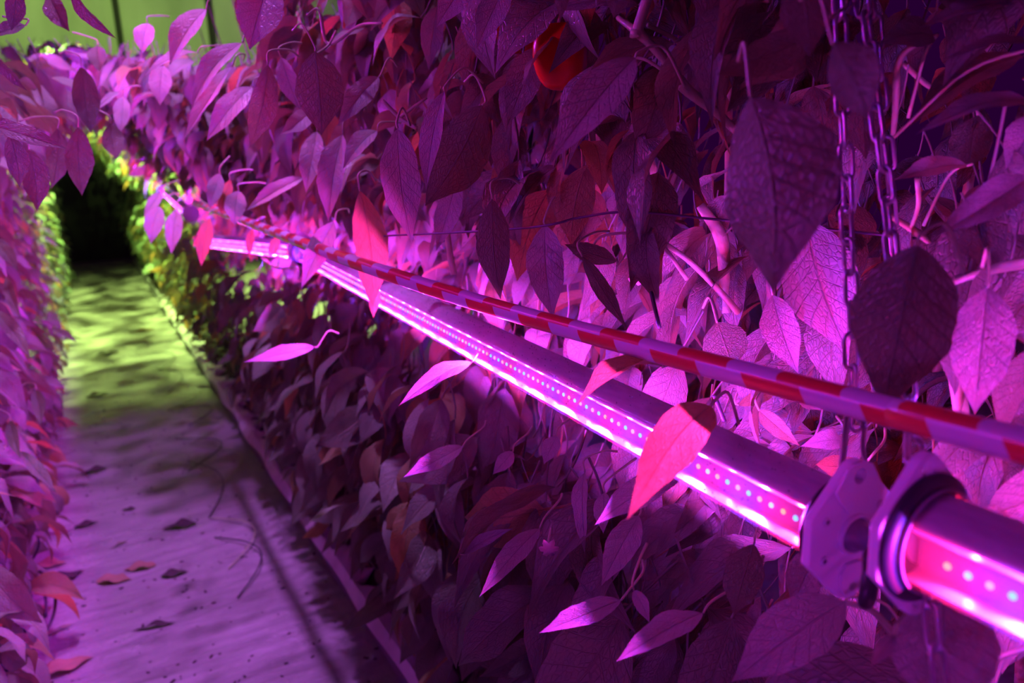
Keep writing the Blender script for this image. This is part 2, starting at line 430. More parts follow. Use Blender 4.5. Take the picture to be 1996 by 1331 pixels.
# ------------------------------------------------------------ big leaves seen one by one in the photograph
# base px, tip px, width px, distance at base, at tip, twist deg, arch, fold, curl, material, petiole end px (or None)
HERO = [
 (528, -35, 486, 98, 108, 1.50, 1.45, 10, .05, .25, 0, 'leaf', None),
 (402, 18, 330, 128, 52, 1.90, 1.85, 40, .08, .4, 0, 'leaf', None),
 (472, 84, 372, 212, 46, 1.80, 1.75, 35, .08, .5, 0, 'leaf', None),
 (492, 170, 402, 276, 54, 1.75, 1.70, 25, .08, .3, 0, 'leaf', None),
 (385, 103, 282, 147, 22, 1.90, 1.85, 60, .10, .3, 0, 'leaf', None),
 (452, 130, 358, 272, 30, 1.85, 1.80, 50, .05, .4, 0, 'leaf', None),
 (318, 128, 312, 206, 52, 2.1, 2.05, 5, .05, .2, 0, 'leaf', None),
 (288, 45, 278, 105, 46, 2.2, 2.15, 15, .05, .2, 0, 'leaf', None),
 (232, 180, 186, 218, 16, 2.3, 2.25, 30, .1, .4, 0, 'leaf', None),
 (240, 188, 234, 262, 38, 2.4, 2.35, 10, .05, .3, 0, 'leaf', None),
 (614, 100, 627, 264, 118, 1.32, 1.30, 170, .05, .2, 0, 'leaf', (570, 60)),
 (522, 126, 486, 290, 66, 1.45, 1.42, 160, .06, .3, 0, 'leaf', None),
 (548, 112, 584, 214, 48, 1.60, 1.58, 20, .05, .3, 0, 'leaf', None),
 (738, 150, 658, 246, 58, 1.45, 1.40, 15, .05, .3, 0, 'leaf', (775, 130)),
 (608, 215, 546, 262, 46, 1.65, 1.60, 10, .05, .3, 0, 'leaf', None),
 (775, 250, 803, 474, 96, 1.15, 1.12, 0, .02, .18, 0, 'leaf', (800, 245)),
 (866, 178, 830, 372, 52, 1.10, 1.08, 30, .06, .45, 0, 'leaf', (942, 162)),
 (940, 205, 828, 402, 140, 1.16, 1.10, 175, .04, .2, 0, 'leaf', (905, 160)),
 (892, 345, 850, 490, 62, 1.32, 1.30, 8, .04, .3, 0, 'leaf', None),
 (920, -45, 850, 54, 66, 1.10, 1.08, 10, .05, .3, 0, 'leaf', None),
 (992, -40, 928, 96, 72, 1.08, 1.05, 10, .05, .35, 0, 'leaf', None),
 (1238, 112, 1070, 318, 112, .84, .78, 28, .06, .3, 0, 'leaf', (1335, 168)),
 (1245, 10, 1050, 24, 44, 1.0, .96, 55, .05, .2, 0, 'leaf', None),
 (1100, -60, 1093, 40, 40, .9, .9, 170, .05, .2, 0, 'leaf', None),
 (1205, -40, 1196, 36, 55, .85, .85, 170, .05, .2, 0, 'leaf', None),
 (1463, 188, 1506, 572, 270, .62, .58, 145, .04, .22, 0, 'leaf', (1440, 120)),
 (1790, 478, 1722, 805, 238, .645, .685, 168, .04, .15, 0, 'leaf', (1880, 530)),
 (1570, 432, 1655, 692, 176, .93, .90, 5, .02, .2, 0, 'leaf', (1540, 400)),
 (1506, 575, 1556, 728, 88, .90, .88, 12, .02, .4, 0, 'leaf', None),
 (1925, 560, 1900, 808, 142, .74, .72, 0, .03, .2, 0, 'leaf', (1915, 520)),
 (1600, 62, 1396, 146, 96, .72, .70, 165, .05, .2, 0, 'leaf', None),
 (1625, 85, 1692, 235, 120, .60, .58, 148, .05, .1, 0, 'leaf', (1560, 0)),
 (1560, -60, 1580, 110, 120, .66, .64, 178, .05, .1, 0, 'leaf', None),
 (1820, 70, 1712, 84, 72, .85, .80, 25, .1, .2, 0, 'leaf', (1770, 230)),
 (1990, 12, 1788, 58, 40, .85, .80, 50, .1, .3, 0, 'leaf', None),
 (2030, 90, 1830, 120, 26, .80, .76, 60, .12, .3, 0, 'leaf', (1740, 270)),
 (2020, 210, 1785, 262, 46, .80, .74, 50, .14, .3, .05, 'leaf', None),
 (1885, 322, 1742, 352, 46, .86, .82, 45, .08, .3, 0, 'leaf', (1800, 440)),
 (2010, 345, 1820, 460, 86, .78, .72, 20, .08, .25, 0, 'leaf', None),
 (2030, 220, 1960, 330, 90, .86, .84, 10, .04, .25, 0, 'leaf', None),
 (1905, 225, 1890, 330, 95, .90, .88, 172, .04, .25, 0, 'leaf', None),
 (1385, 792, 1222, 1014, 124, .79, .65, 4, .09, .08, 0, 'thin_leaf', (1440, 826)),
 (1292, 716, 1122, 792, 46, .86, .80, 60, .16, .5, .1, 'thin_leaf', (1420, 745)),
 (702, 372, 724, 606, 84, 1.40, 1.36, 170, .04, .3, 0, 'thin_leaf', None),
 (652, 432, 587, 562, 56, 1.60, 1.55, 8, .04, .3, 0, 'leaf', None),
 (735, 560, 728, 620, 26, 1.50, 1.48, 0, .04, .3, 0, 'thin_leaf', None),
 (618, 256, 596, 376, 56, 1.70, 1.66, 15, .04, .3, 0, 'leaf', None),
 (668, 262, 640, 432, 66, 1.55, 1.52, 25, .04, .5, 0, 'leaf', None),
 (735, 255, 668, 330, 44, 1.50, 1.46, 30, .12, .4, 0, 'leaf', None),
 (592, 346, 478, 412, 34, 1.80, 1.76, 30, .04, .5, 0, 'leaf', None),
 (465, 372, 458, 440, 50, 1.95, 1.92, 5, .04, .3, 0, 'leaf', None),
 (428, 338, 408, 408, 38, 2.0, 1.97, 5, .04, .3, 0, 'leaf', None),
 (448, 350, 430, 420, 32, 2.0, 1.97, 168, .04, .3, 0, 'thin_leaf', None),
 (310, 402, 294, 476, 44, 2.5, 2.45, 5, .04, .3, 0, 'leaf', None),
 (345, 408, 334, 496, 40, 2.5, 2.45, 5, .04, .3, 0, 'leaf', None),
 (312, 374, 280, 424, 26, 2.6, 2.55, 20, .04, .3, 0, 'leaf', None),
 (408, 425, 392, 520, 36, 2.4, 2.38, 5, .04, .3, 0, 'thin_leaf', None),
 (492, 446, 486, 504, 20, 2.3, 2.28, 0, .1, .3, 0, 'thin_leaf', None),
 (540, 462, 524, 502, 26, 2.2, 2.18, 0, .04, .3, 0, 'thin_leaf', None),
 (960, 388, 976, 584, 84, .98, .97, 175, .04, .2, 0, 'leaf', None),
 (1062, 438, 1078, 622, 92, 1.12, 1.10, 5, .03, .3, 0, 'leaf', (1100, 400)),
 (1202, 510, 1100, 476, 50, 1.0, .98, 170, .05, .3, 0, 'leaf', (1290, 455)),
 (1135, 500, 1222, 640, 42, .98, .97, 175, .05, .4, 0, 'leaf', None),
 (1398, 628, 1432, 722, 112, .98, .97, 175, .05, .1, 0, 'leaf', (1370, 600)),
 (612, 676, 474, 706, 36, 1.80, 1.70, 25, .05, .3, 0, 'leaf', (660, 650)),
 (920, 706, 776, 792, 42, 1.25, 1.15, 25, .05, .4, 0, 'leaf', None),
 (902, 870, 786, 930, 46, 1.30, 1.25, 25, .03, .3, 0, 'leaf', None),
 (1052, 1030, 934, 1164, 56, 1.10, 1.0, 15, .03, .3, 0, 'leaf', None),
 (1245, 1005, 1172, 1142, 76, .98, .94, 5, .03, .3, 0, 'leaf', (1256, 985)),
 (1140, 920, 1140, 1080, 38, 1.05, 1.0, 35, .1, .5, 0, 'leaf', None),
 (1335, 915, 1158, 1024, 76, .92, .88, 25, .03, .2, 0, 'leaf', None),
 (1178, 960, 1176, 1040, 44, .98, .96, 30, .05, .3, 0, 'leaf', None),
 (1648, 1172, 1425, 1330, 150, .80, .77, 20, .06, .2, .05, 'leaf', (1790, 1280)),
 (1840, 1165, 1870, 1440, 236, .72, .66, 5, .05, .2, 0, 'leaf', (1810, 1150)),
 (1600, 1075, 1545, 1190, 90, .84, .82, 5, .05, .3, 0, 'leaf', None),
 (1790, 1100, 1790, 1180, 80, .76, .74, 8, .05, .3, 0, 'leaf', None),
 (1745, 1240, 1698, 1300, 40, .66, .64, 0, .05, .3, 0, 'leaf', None),
 (1470, 1060, 1430, 1200, 96, .86, .84, 172, .05, .2, 0, 'leaf', None),
 (1210, 1170, 1050, 1234, 56, .90, .86, 35, .05, .2, 0, 'leaf', None),
 (1236, 1150, 1266, 1214, 36, .88, .86, 5, .05, .2, 0, 'leaf', None),
 (1370, 1195, 1200, 1290, 66, .86, .80, 35, .05, .2, 0, 'leaf', None),
 (1640, 860, 1560, 870, 50, .96, .92, 10, .18, .2, 0, 'leaf', None),
 (1690, 900, 1590, 905, 62, .93, .90, 160, .18, .2, 0, 'thin_leaf', None),
 (1480, 800, 1560, 870, 44, .96, .92, 10, .04, .4, 0, 'thin_leaf', None),
 (1560, 770, 1600, 800, 40, 1.0, .98, 0, .04, .3, 0, 'leaf', None),
 (1440, 790, 1520, 760, 34, 1.0, .98, 170, .04, .3, 0, 'thin_leaf', None),
 (1085, 850, 1060, 905, 44, 1.15, 1.13, 8, .04, .3, 0, 'leaf', None),
 (1000, 880, 960, 925, 38, 1.2, 1.18, 8, .04, .3, 0, 'leaf', None),
 (905, 1080, 1000, 1030, 30, 1.2, 1.15, 20, .04, .3, 0, 'leaf', None),
]
HERO_LEFT = [
 (-45, 236, 137, 292, 44, 1.45, 1.40, 30, .05, .3, 0, 'leaf', None),
 (18, 262, 38, 366, 50, 1.5, 1.48, 165, .04, .3, 0, 'leaf', None),
 (56, 292, 72, 412, 60, 1.6, 1.58, 160, .04, .3, 0, 'leaf', None),
 (152, 248, 160, 382, 62, 1.75, 1.72, 165, .04, .3, 0, 'leaf', None),
 (112, 250, 100, 368, 54, 1.85, 1.82, 165, .04, .3, 0, 'leaf', None),
 (215, 240, 228, 310, 50, 2.0, 1.97, 168, .04, .3, 0, 'leaf', None),
 (158, 130, 178, 260, 60, 1.9, 1.87, 165, .04, .3, 0, 'leaf', None),
 (95, -10, 136, 62, 50, 1.7, 1.65, 20, .04, .3, 0, 'leaf', None),
 (132, -30, 228, 76, 28, 1.5, 1.45, 45, .04, .5, 0, 'leaf', None),
 (30, -25, 22, 60, 44, 1.6, 1.58, 165, .04, .3, 0, 'leaf', None),
 (-10, 112, 54, 178, 24, 1.5, 1.46, 40, .04, .5, 0, 'leaf', None),
 (50, 50, -20, 72, 30, 1.6, 1.6, 40, .04, .3, 0, 'leaf', None),
 (190, 90, 195, 140, 42, 2.2, 2.16, 10, .04, .3, 0, 'leaf', None),
 (12, 540, 40, 620, 24, 2.6, 2.5, 10, .04, .3, 0, 'leaf', None),
 (-10, 470, 36, 530, 30, 2.5, 2.4, 20, .04, .3, 0, 'leaf', None),
 (20, 820, 40, 895, 26, 2.4, 2.3, 20, .04, .3, 0, 'leaf', None),
 (70, 760, 80, 830, 30, 2.6, 2.5, 10, .04, .3, 0, 'leaf', None),
 (100, 640, 150, 668, 14, 3.0, 2.9, 30, .04, .3, 0, 'leaf', None),
 (-20, 600, 60, 700, 34, 2.4, 2.3, 20, .04, .3, 0, 'leaf', None),
 (40, 880, 110, 960, 30, 2.4, 2.3, 30, .04, .3, 0, 'leaf', None),
]
HG = []
for h in HERO + HERO_LEFT:
    n = max(2, int(math.hypot(h[2]-h[0], h[3]-h[1]) / 40))
    for k in range(n+1):
        t = .08 + .84*k/n
        x, y, D = h[0]+(h[2]-h[0])*t, h[1]+(h[3]-h[1])*t, h[5]+(h[6]-h[5])*t
        HG.append((x, y, h[4]*.42, proj(at(x, y, D))[2]))
for x, y, D in ((1243, 30, .93), (1243, 62, .93), (1266, 86, .935), (1290, 110, .94), (1310, 138, .945), (1330, 166, .95), (1360, 195, .97),
                (1405, 470, 1.05), (1412, 530, 1.06), (1418, 590, 1.06), (1340, 510, 1.02), (1380, 545, 1.03), (1880, 540, .81), (1940, 525, .8)):
    HG.append((x, y, 15, proj(at(x, y, D))[2]))
HG = np.array(HG)

# ------------------------------------------------------------ plants
PLANT_LEAF = {}
class Plant:
    def __init__(s, side, y, name, label, group=None, stem_x=None):
        s.side, s.y = side, y
        sx = stem_x if stem_x is not None else side*.88
        s.root = empty(name, (sx, y, .14)); tag(s.root, label, 'plant', group)
        s.sx = sx
    def stems(s, k=2, top=2.3, seg=6, thin=.007):
        for i in range(k):
            ph = random.uniform(0, 6.28); P = []
            for z in np.linspace(.14, top, 9):
                P.append((s.sx + .05*math.sin(z*2.1+ph) + .05*i*(z > .3) - s.side*.12*max(0, z-1.4), s.y + .06*math.cos(z*1.7+ph)+.09*(i-.5)*min(1, z*2), z))
            wire('stem', P, [thin*1.3, thin, thin*.55], M['bark'] if i == 0 else M['stem'], s.root, seg=seg, n=3, world=True)
    def hero(s, h, i):
        bx, by, tx, ty, w, D0, D1, tw, arch, fold, curl, mk, pe = h
        if mk == 'leaf': mk = 'shaded_leaf' if tw >= 90 or s.side < 0 else 'lit_leaf'  # light and shade put into the colour of the big leaves
        B, T = at(bx, by, D0), at(tx, ty, D1)
        L = np.linalg.norm(T-B); mid = (B+T)/2; cz = proj(mid)[2]
        Wd = w/FPX*cz
        x = unit(T-B); view = unit(EYE-mid); nrm = unit(view - x*np.dot(view, x))
        rel = unit(np.array([-.42, 2.3, 1.8])-mid); c1, s1 = math.cos(math.radians(tw)), math.sin(math.radians(tw))
        na, nb = nrm*c1+np.cross(x, nrm)*s1, nrm*c1-np.cross(x, nrm)*s1
        if ((np.dot(na, rel) < np.dot(nb, rel)) if tw < 90 else (abs(np.dot(na, rel)) > abs(np.dot(nb, rel)))): tw = -tw
        a = math.radians(tw); nrm = nrm*math.cos(a) + np.cross(x, nrm)*math.sin(a)
        c = abs(math.cos(a)); Wd = Wd / max(.55, c)
        big = L > .06
        g = leaf_geo(34 if big else 20, 14 if big else 8, L, Wd, arch, fold, .04, .006 if abs(tw) < 90 else -.006, seed=100+i, curl=0, side=random.uniform(-.08, .08))
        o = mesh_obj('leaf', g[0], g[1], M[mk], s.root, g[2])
        m = frame_matrix(B, x, nrm)
        o.matrix_basis = m; o.matrix_parent_inverse = wm(s.root).inverted()
        if pe is None:
            off = np.array([s.side*random.uniform(.03, .07), random.uniform(.0, .04), random.uniform(.01, .04)])
            P = [B, B - x*L*.10 + np.array([0, 0, .008]), B - x*L*.12 + off*.6, B + off]
        else:
            E_ = at(pe[0], pe[1], D0+.03); mm = (B+E_)/2 + np.array([0, 0, .02]) - x*L*.04
            P = [B, B - x*L*.06, mm, E_]
        v, f, u = tube_geo(catmull(P, 5), [.0012*max(1, L/.12), .0018], 6)
        p = mesh_obj('petiole', v, f, M['stem'], o, u); p.matrix_parent_inverse = m.inverted()
    def fill(s, n_part, n_mass, region, size=(.09, .155), guard=True, low=False):
        """leaves in the plant's own volume; region(r) gives a base point."""
        got = []; tries = 0
        while len(got) < n_part+n_mass and tries < (n_part+n_mass)*14:
            tries += 1
            b = region(); L = rng.uniform(*size); lower = s.side > 0 and b[2] < 1.02 and s.y < 3.5
            if lower and rng.random() < .45: continue
            az = (PI if s.side > 0 else 0) + rng.normal(0, 1.0); dl = math.radians(rng.uniform(15, 82))
            if lower: L *= 1.3; az = PI + rng.normal(.35, .7); dl = math.radians(rng.uniform(15, 70))
            d = np.array([math.cos(az)*math.cos(dl), math.sin(az)*math.cos(dl), -math.sin(dl)])
            nz = unit(np.array([0, 0, 1.]) - d*d[2]); a = rng.normal(0, .6); nz = nz*math.cos(a)+np.cross(d, nz)*math.sin(a)
            if guard:
                if not clear_of([b, b+d*L*.35 + np.cross(nz, d)*L*.2, b+d*L*.35 - np.cross(nz, d)*L*.2, b+d*L*.7, b+d*L]): continue
            q = proj(b+d*L*.5)
            vis = (L/q[2] if -80 < q[0] < 2080 and -80 < q[1] < 1410 and q[2] > 0 else 0) - .03*abs(b[0]-s.side*.6)
            got.append((vis, b, d, nz, L))
        got.sort(key=lambda g: -g[0])
        for vis, b, d, nz, L in got[:n_part]:
            me = MID_MESH[int(rng.integers(len(MID_MESH)))] if rng.random() < .16 else MID_MESH[2*int(rng.integers(len(MID)))]
            o = bpy.data.objects.new('leaf', me); COL.objects.link(o); o.parent = s.root
            m = frame_matrix(b, d, nz) @ Matrix.Diagonal((L, L*rng.uniform(.85, 1.15), L, 1))
            o.matrix_basis = wm(s.root).inverted() @ m
        rest = got[n_part:]
        if rest:
            Vs, Fs, Us, MI, off = [], [], [], [], 0
            for vis, b, d, nz, L in rest:
                V, F, UV = (LOW if low else MID)[int(rng.integers(4))]
                y = np.cross(nz, d)
                Vs.append((V[:, :1]*d + V[:, 1:2]*y + V[:, 2:]*nz)*L + b); Fs.append(F+off); Us.append(UV); off += len(V)
                MI += [1 if rng.random() < .2 else 0]*len(F)
            o = mesh_obj('foliage', np.vstack(Vs), np.vstack(Fs).tolist(), [M['leaf'], M['thin_leaf']], s.root, np.vstack(Us), matidx=MI, world=True)
            if n_part: tag(o, kind='stuff')

def right_region(y, dy, near):
    def f():
        z = rng.uniform(.22, 2.3 if near else 2.4); yy = y + rng.uniform(-dy, dy)
        top = 2.4 if yy < 2.3 else 1.38 + .15*yy
        if z > top: z = rng.uniform(1.35, top)
        if z < 1.0: xs = .60 + .05*rng.random() - (.08 if .5 < z else 0)
        elif z < 1.34: xs = .70
        elif yy > 2.9: xs = .55 - (z-1.34)*.8
        else: xs = .60 - (z-1.34)*(.22 if yy > 1.9 else .06)
        x = xs + abs(rng.normal(0, .24))
        return np.array([min(x, 1.5), yy, z])
    return f
def left_region(y, dy):
    def f():
        yy = y + rng.uniform(-dy, dy); z = rng.uniform(.1, 1.42 + .14*yy)
        if z < 1.45: xs = -.33 + (.03 if z < .6 else 0)
        else: xs = -.34 + min(.5, (z-1.45)*1.1)
        return np.array([max(xs - abs(rng.normal(0, .16)), -1.2), yy, z])
    return f
RIGHT = [(.14, 'leafy pepper plant at the right edge of the picture, behind the near LED tube'),
         (.50, 'pepper plant behind the two facing tube end caps and the hanging chains'),
         (.85, 'pepper plant with the thick pale forked branch beside the big bright hanging leaf'),
         (1.20, 'pepper plant whose big dark leaf hangs over the striped pipe left of the forked branch'),
         (1.60, 'pepper plant behind the middle of the long LED tube, veined leaves hanging above it'),
         (2.05, 'pepper plant whose reddish-brown leaf hangs across the far end of the long LED tube'),
         (2.55, 'pepper plant with rows of bright narrow leaves just above the second LED tube'),
         (3.15, 'pepper plant around the far end of the second LED tube, partly hiding it')]
plants_r = [Plant(1, y, 'pepper_plant', lab) for y, lab in RIGHT]
LEFT = [(1.55, 'pepper plant leaning over the aisle at the top left corner with large dark red leaves'),
        (2.25, 'pepper plant at the left edge of the picture, beside the coiled black cable'),
        (2.95, 'magenta-lit pepper plant left of the aisle, just in front of the first green-lit leaves'),
        (3.70, 'left-hand pepper plant where the light on its leaves turns from magenta to green')]
plants_l = [Plant(-1, y, 'pepper_plant', lab, stem_x=-.8) for y, lab in LEFT]
def nearest(ps, y): return min(ps, key=lambda p: abs(p.y-y))
for i, h in enumerate(HERO):
    nearest(plants_r, at(h[0], h[1], h[5])[1]+.05).hero(h, i)
for i, h in enumerate(HERO_LEFT):
    nearest(plants_l, at(h[0], h[1], h[5])[1]).hero(h, 200+i)
for k, p in enumerate(plants_r):
    nh = sum(1 for c in p.root.children if c.name.split('.')[0] == 'leaf')
    p.stems(2); p.fill(100-nh, 420 if p.y < 1.9 else 560, right_region(p.y, .30, p.y < 1.4))
for p in plants_l:
    nh = sum(1 for c in p.root.children if c.name.split('.')[0] == 'leaf')
    p.stems(2, top=1.9); p.fill(100-nh, 170, left_region(p.y, .40), size=(.10, .19))
y = 4.0
while y < 14.4:
    p = Plant(1, y, 'pepper_plant', 'small distant pepper plant in the right row beyond the second LED tube', 'distant pepper plants of the right row')
    p.stems(1, seg=5); p.fill(0, 230, right_region(y, .45, False), size=(.10, .17), guard=y < 6, low=True)
    p = Plant(-1, y+.3, 'pepper_plant', 'small distant green-lit pepper plant in the left row far along the aisle', 'distant pepper plants of the left row', stem_x=-.8)
    p.stems(1, seg=5, top=1.9); p.fill(0, 230, left_region(y+.3, .45), size=(.09, .15), guard=False, low=True)
    y += .72

# thick near stems and branches, parts of the near plants
def branch(p, pts, R, mat='stem', seg=10):
    wire('branch', [at(*q) for q in pts], R, M[mat], p.root, seg=seg, n=5, world=True)
pe, pc, pb, pd = plants_r[0], plants_r[1], plants_r[2], plants_r[3]
branch(pb, [(1285, -80, .93), (1243, 58, .93), (1246, 64, .93), (1290, 110, .94), (1325, 160, .95)], [.0055, .0062, .0075, .005, .0052, .0075])
branch(pb, [(1325, 160, .95), (1345, 180, .96), (1400, 222, 1.0), (1440, 262, 1.05)], [.0075, .006, .0045])
branch(pb, [(1205, 35, .98), (1243, 62, .935)], [.003, .005])
branch(pb, [(1262, 48, .94), (1320, 80, .96), (1345, 120, .97), (1380, 170, 1.0)], [.0025, .0028, .002])
branch(pb, [(1250, 20, .95), (1290, -40, .97)], [.003, .003])
branch(pb, [(1330, 165, .95), (1296, 140, .95), (1262, 118, .95), (1238, 112, .955)], [.0022, .0018])
branch(pb, [(1300, 380, 1.02), (1328, 300, 1.02), (1310, 250, 1.05)], [.003, .002])
branch(pb, [(1290, 470, 1.0), (1345, 510, 1.02), (1396, 560, 1.03), (1440, 610, 1.04)], [.0032, .004, .0045])
branch(pb, [(1150, 500, 1.0), (1170, 462, 1.0), (1240, 455, 1.0), (1290, 478, 1.0), (1340, 545, 1.0)], [.0016, .002, .003])
branch(pb, [(1365, 400, 1.05), (1405, 462, 1.05), (1412, 540, 1.06), (1418, 610, 1.06)], [.006, .0095, .0075, .007], 'stem')
branch(pc, [(1860, 552, .82), (1920, 530, .80), (1980, 515, .78), (2080, 500, .76)], [.0035, .0045, .006])
branch(pc, [(1850, 690, .86), (1868, 760, .86), (1880, 860, .86)], [.006, .0072, .007])
branch(pc, [(1735, 420, .9), (1790, 455, .9), (1830, 490, .9)], [.003, .004, .003])
branch(pc, [(1740, 275, .88), (1745, 220, .88), (1752, 120, .87), (1790, 80, .86)], [.002, .0035, .003])
branch(pc, [(1760, 122, .95), (1800, 160, .95), (1850, 192, .95)], [.003, .0028])
branch(pc, [(1788, 348, .84), (1790, 400, .86), (1776, 445, .9)], [.0025, .002])
branch(pc, [(1290, 120, 1.0), (1362, 108, .98), (1400, 60, .95), (1470, 4, .92), (1500, 0, .9)], [.002, .003, .003])
branch(pd, [(745, 195, 1.25), (780, 230, 1.25), (812, 250, 1.24)], [.0028, .0035])
branch(pd, [(832, 190, 1.25), (780, 228, 1.25)], [.002, .0028])
branch(pd, [(655, 60, 1.45), (640, 88, 1.45), (610, 110, 1.4)], [.002, .002])
branch(plants_r[4], [(598, 30, 1.5), (622, 20, 1.5), (640, 86, 1.48), (700, 50, 1.45), (745, 45, 1.4)], [.002, .003, .002])
branch(plants_r[4], [(868, 430, 1.35), (878, 500, 1.35), (885, 535, 1.35)], [.005, .006])
branch(plants_r[4], [(730, 440, 1.5), (735, 500, 1.5)], [.005, .005])
branch(plants_r[6], [(380, 378, 2.6), (402, 398, 2.5), (430, 395, 2.4)], [.002, .002])
branch(plants_r[5], [(508, 500, 2.2), (540, 522, 2.2), (580, 521, 2.1)], [.004, .002])
branch(pc, [(1650, 1175, .72), (1700, 1190, .72), (1745, 1240, .74), (1790, 1290, .76)], [.0022, .003, .003])
branch(pc, [(1830, 1165, .73), (1850, 1215, .73), (1880, 1290, .73)], [.002, .0025])
# fruits and flowers
def fruit(p, px, py, D, r):
    c = at(px, py, D); V, F = [], []; ns, nt = 20, 12
    for j in range(nt+1):
        a = PI*j/nt
        for i in range(ns):
            b = 2*PI*i/ns; rr = r*math.sin(a)**.7*(1+.09*math.cos(4*b))*(1-.12*j/nt)
            V.append(c+np.array([rr*math.cos(b), rr*math.sin(b), r*1.15*math.cos(a) - (.25*r*math.exp(-(math.sin(a)/.35)**2) if j < nt/2 else 0)]))
    for j in range(nt):
        for i in range(ns): F.append((j*ns+i, j*ns+(i+1) % ns, (j+1)*ns+(i+1) % ns, (j+1)*ns+i))
    o = mesh_obj('pepper_fruit', V, F, M['fruit'], p.root, world=True)
    tag(o, 'ripe red bell pepper half hidden between leaves')
    v, f, u = tube_geo(catmull([c+[0, 0, r*.85], c+[.004, 0, r*1.2], c+[.015, .01, r*1.8]], 4), [.006, .004], 8)
    q = mesh_obj('fruit_stalk', v, f, M['stem'], o, world=False)
    q.matrix_parent_inverse = wm(p.root).inverted() if False else Matrix.Identity(4)
fruit(plants_r[3], 1092, 108, 1.12, .040)
fruit(plants_r[4], 1008, 50, 1.3, .036)
def flower(p, px, py, D, r):
    c = at(px, py, D); n = unit(EYE-c+np.array([0, 0, -.5])); a = unit(np.cross(n, [0, 0, 1.])); b = np.cross(n, a)
    V, F = [c + n*.002], []
    for k in range(24):
        t = 2*PI*k/24; rr = r*(1, .86, .60, .86)[k % 4]
        V.append(c + a*rr*math.cos(t) + b*rr*math.sin(t) - n*(.3*r if k % 4 == 0 else 0))
    for k in range(24): F.append((0, 1+k, 1+(k+1) % 24))
    o = mesh_obj('flower', V, F, M['petal'], p.root, world=True); sm = o.modifiers.new('s', 'SOLIDIFY'); sm.thickness = .0006
    v, f, u = tube_geo(catmull([c-n*.001, c-n*.01+[0, 0, .006], c-n*.016+[0.004, 0, .018]], 3), [.0028, .001], 6)
    mesh_obj('flower_stalk', v, f, M['stem'], o)
flower(plants_r[2], 1070, 1070, .96, .0125); flower(plants_r[2], 1240, 545, 1.05, .011)

# ------------------------------------------------------------ LED tubes
R0 = .037
def hex_outline(hw, hh, sy, tip, n=6):
    """tall rounded hexagon, tips up and down, in (x, z)."""
    pts = []
    for k in range(-n, n+1):                          # top arc
        a = PI/2 - k*math.radians(48)/n
        pts.append((tip*math.cos(a), hh-tip+tip*math.sin(a)))
    pts += [(hw, sy), (hw, -sy)]
    q = [(x, -z) for x, z in pts[:2*n+1]][::-1]
    pts += q + [(-hw, -sy), (-hw, sy)]
    return pts
def plate_geo(outline, holes, y0, y1):
    bm = bmesh.new(); edges = []
    for loop in [outline] + holes:
        vs = [bm.verts.new((x, y0, z)) for x, z in loop]
        edges += [bm.edges.new((vs[i], vs[(i+1) % len(vs)])) for i in range(len(vs))]
    bmesh.ops.triangle_fill(bm, edges=edges, use_beauty=True)
    r = bmesh.ops.extrude_face_region(bm, geom=bm.faces[:])
    for v in [g for g in r['geom'] if isinstance(g, bmesh.types.BMVert)]: v.co.y = y1
    bmesh.ops.recalc_face_normals(bm, faces=bm.faces[:])
    return bm
def bm_obj(name, bm, mat, parent, bevel=0., smooth=False):
    me = bpy.data.meshes.new(name); bm.to_mesh(me); bm.free(); me.materials.append(mat)
    o = link(name, me, parent)
    if bevel:
        b = o.modifiers.new('b', 'BEVEL'); b.width = bevel; b.segments = 2; b.limit_method = 'ANGLE'; b.angle_limit = math.radians(40)
    if smooth: me.polygons.foreach_set('use_smooth', [True]*len(me.polygons))
    return o
def circle(cx, cz, r, n=16): return [(cx+r*math.cos(2*PI*k/n), cz+r*math.sin(2*PI*k/n)) for k in range(n)]
def rotY(geo, sgn, y):                                # outward = -Y for sgn 1, +Y for sgn -1
    return geo
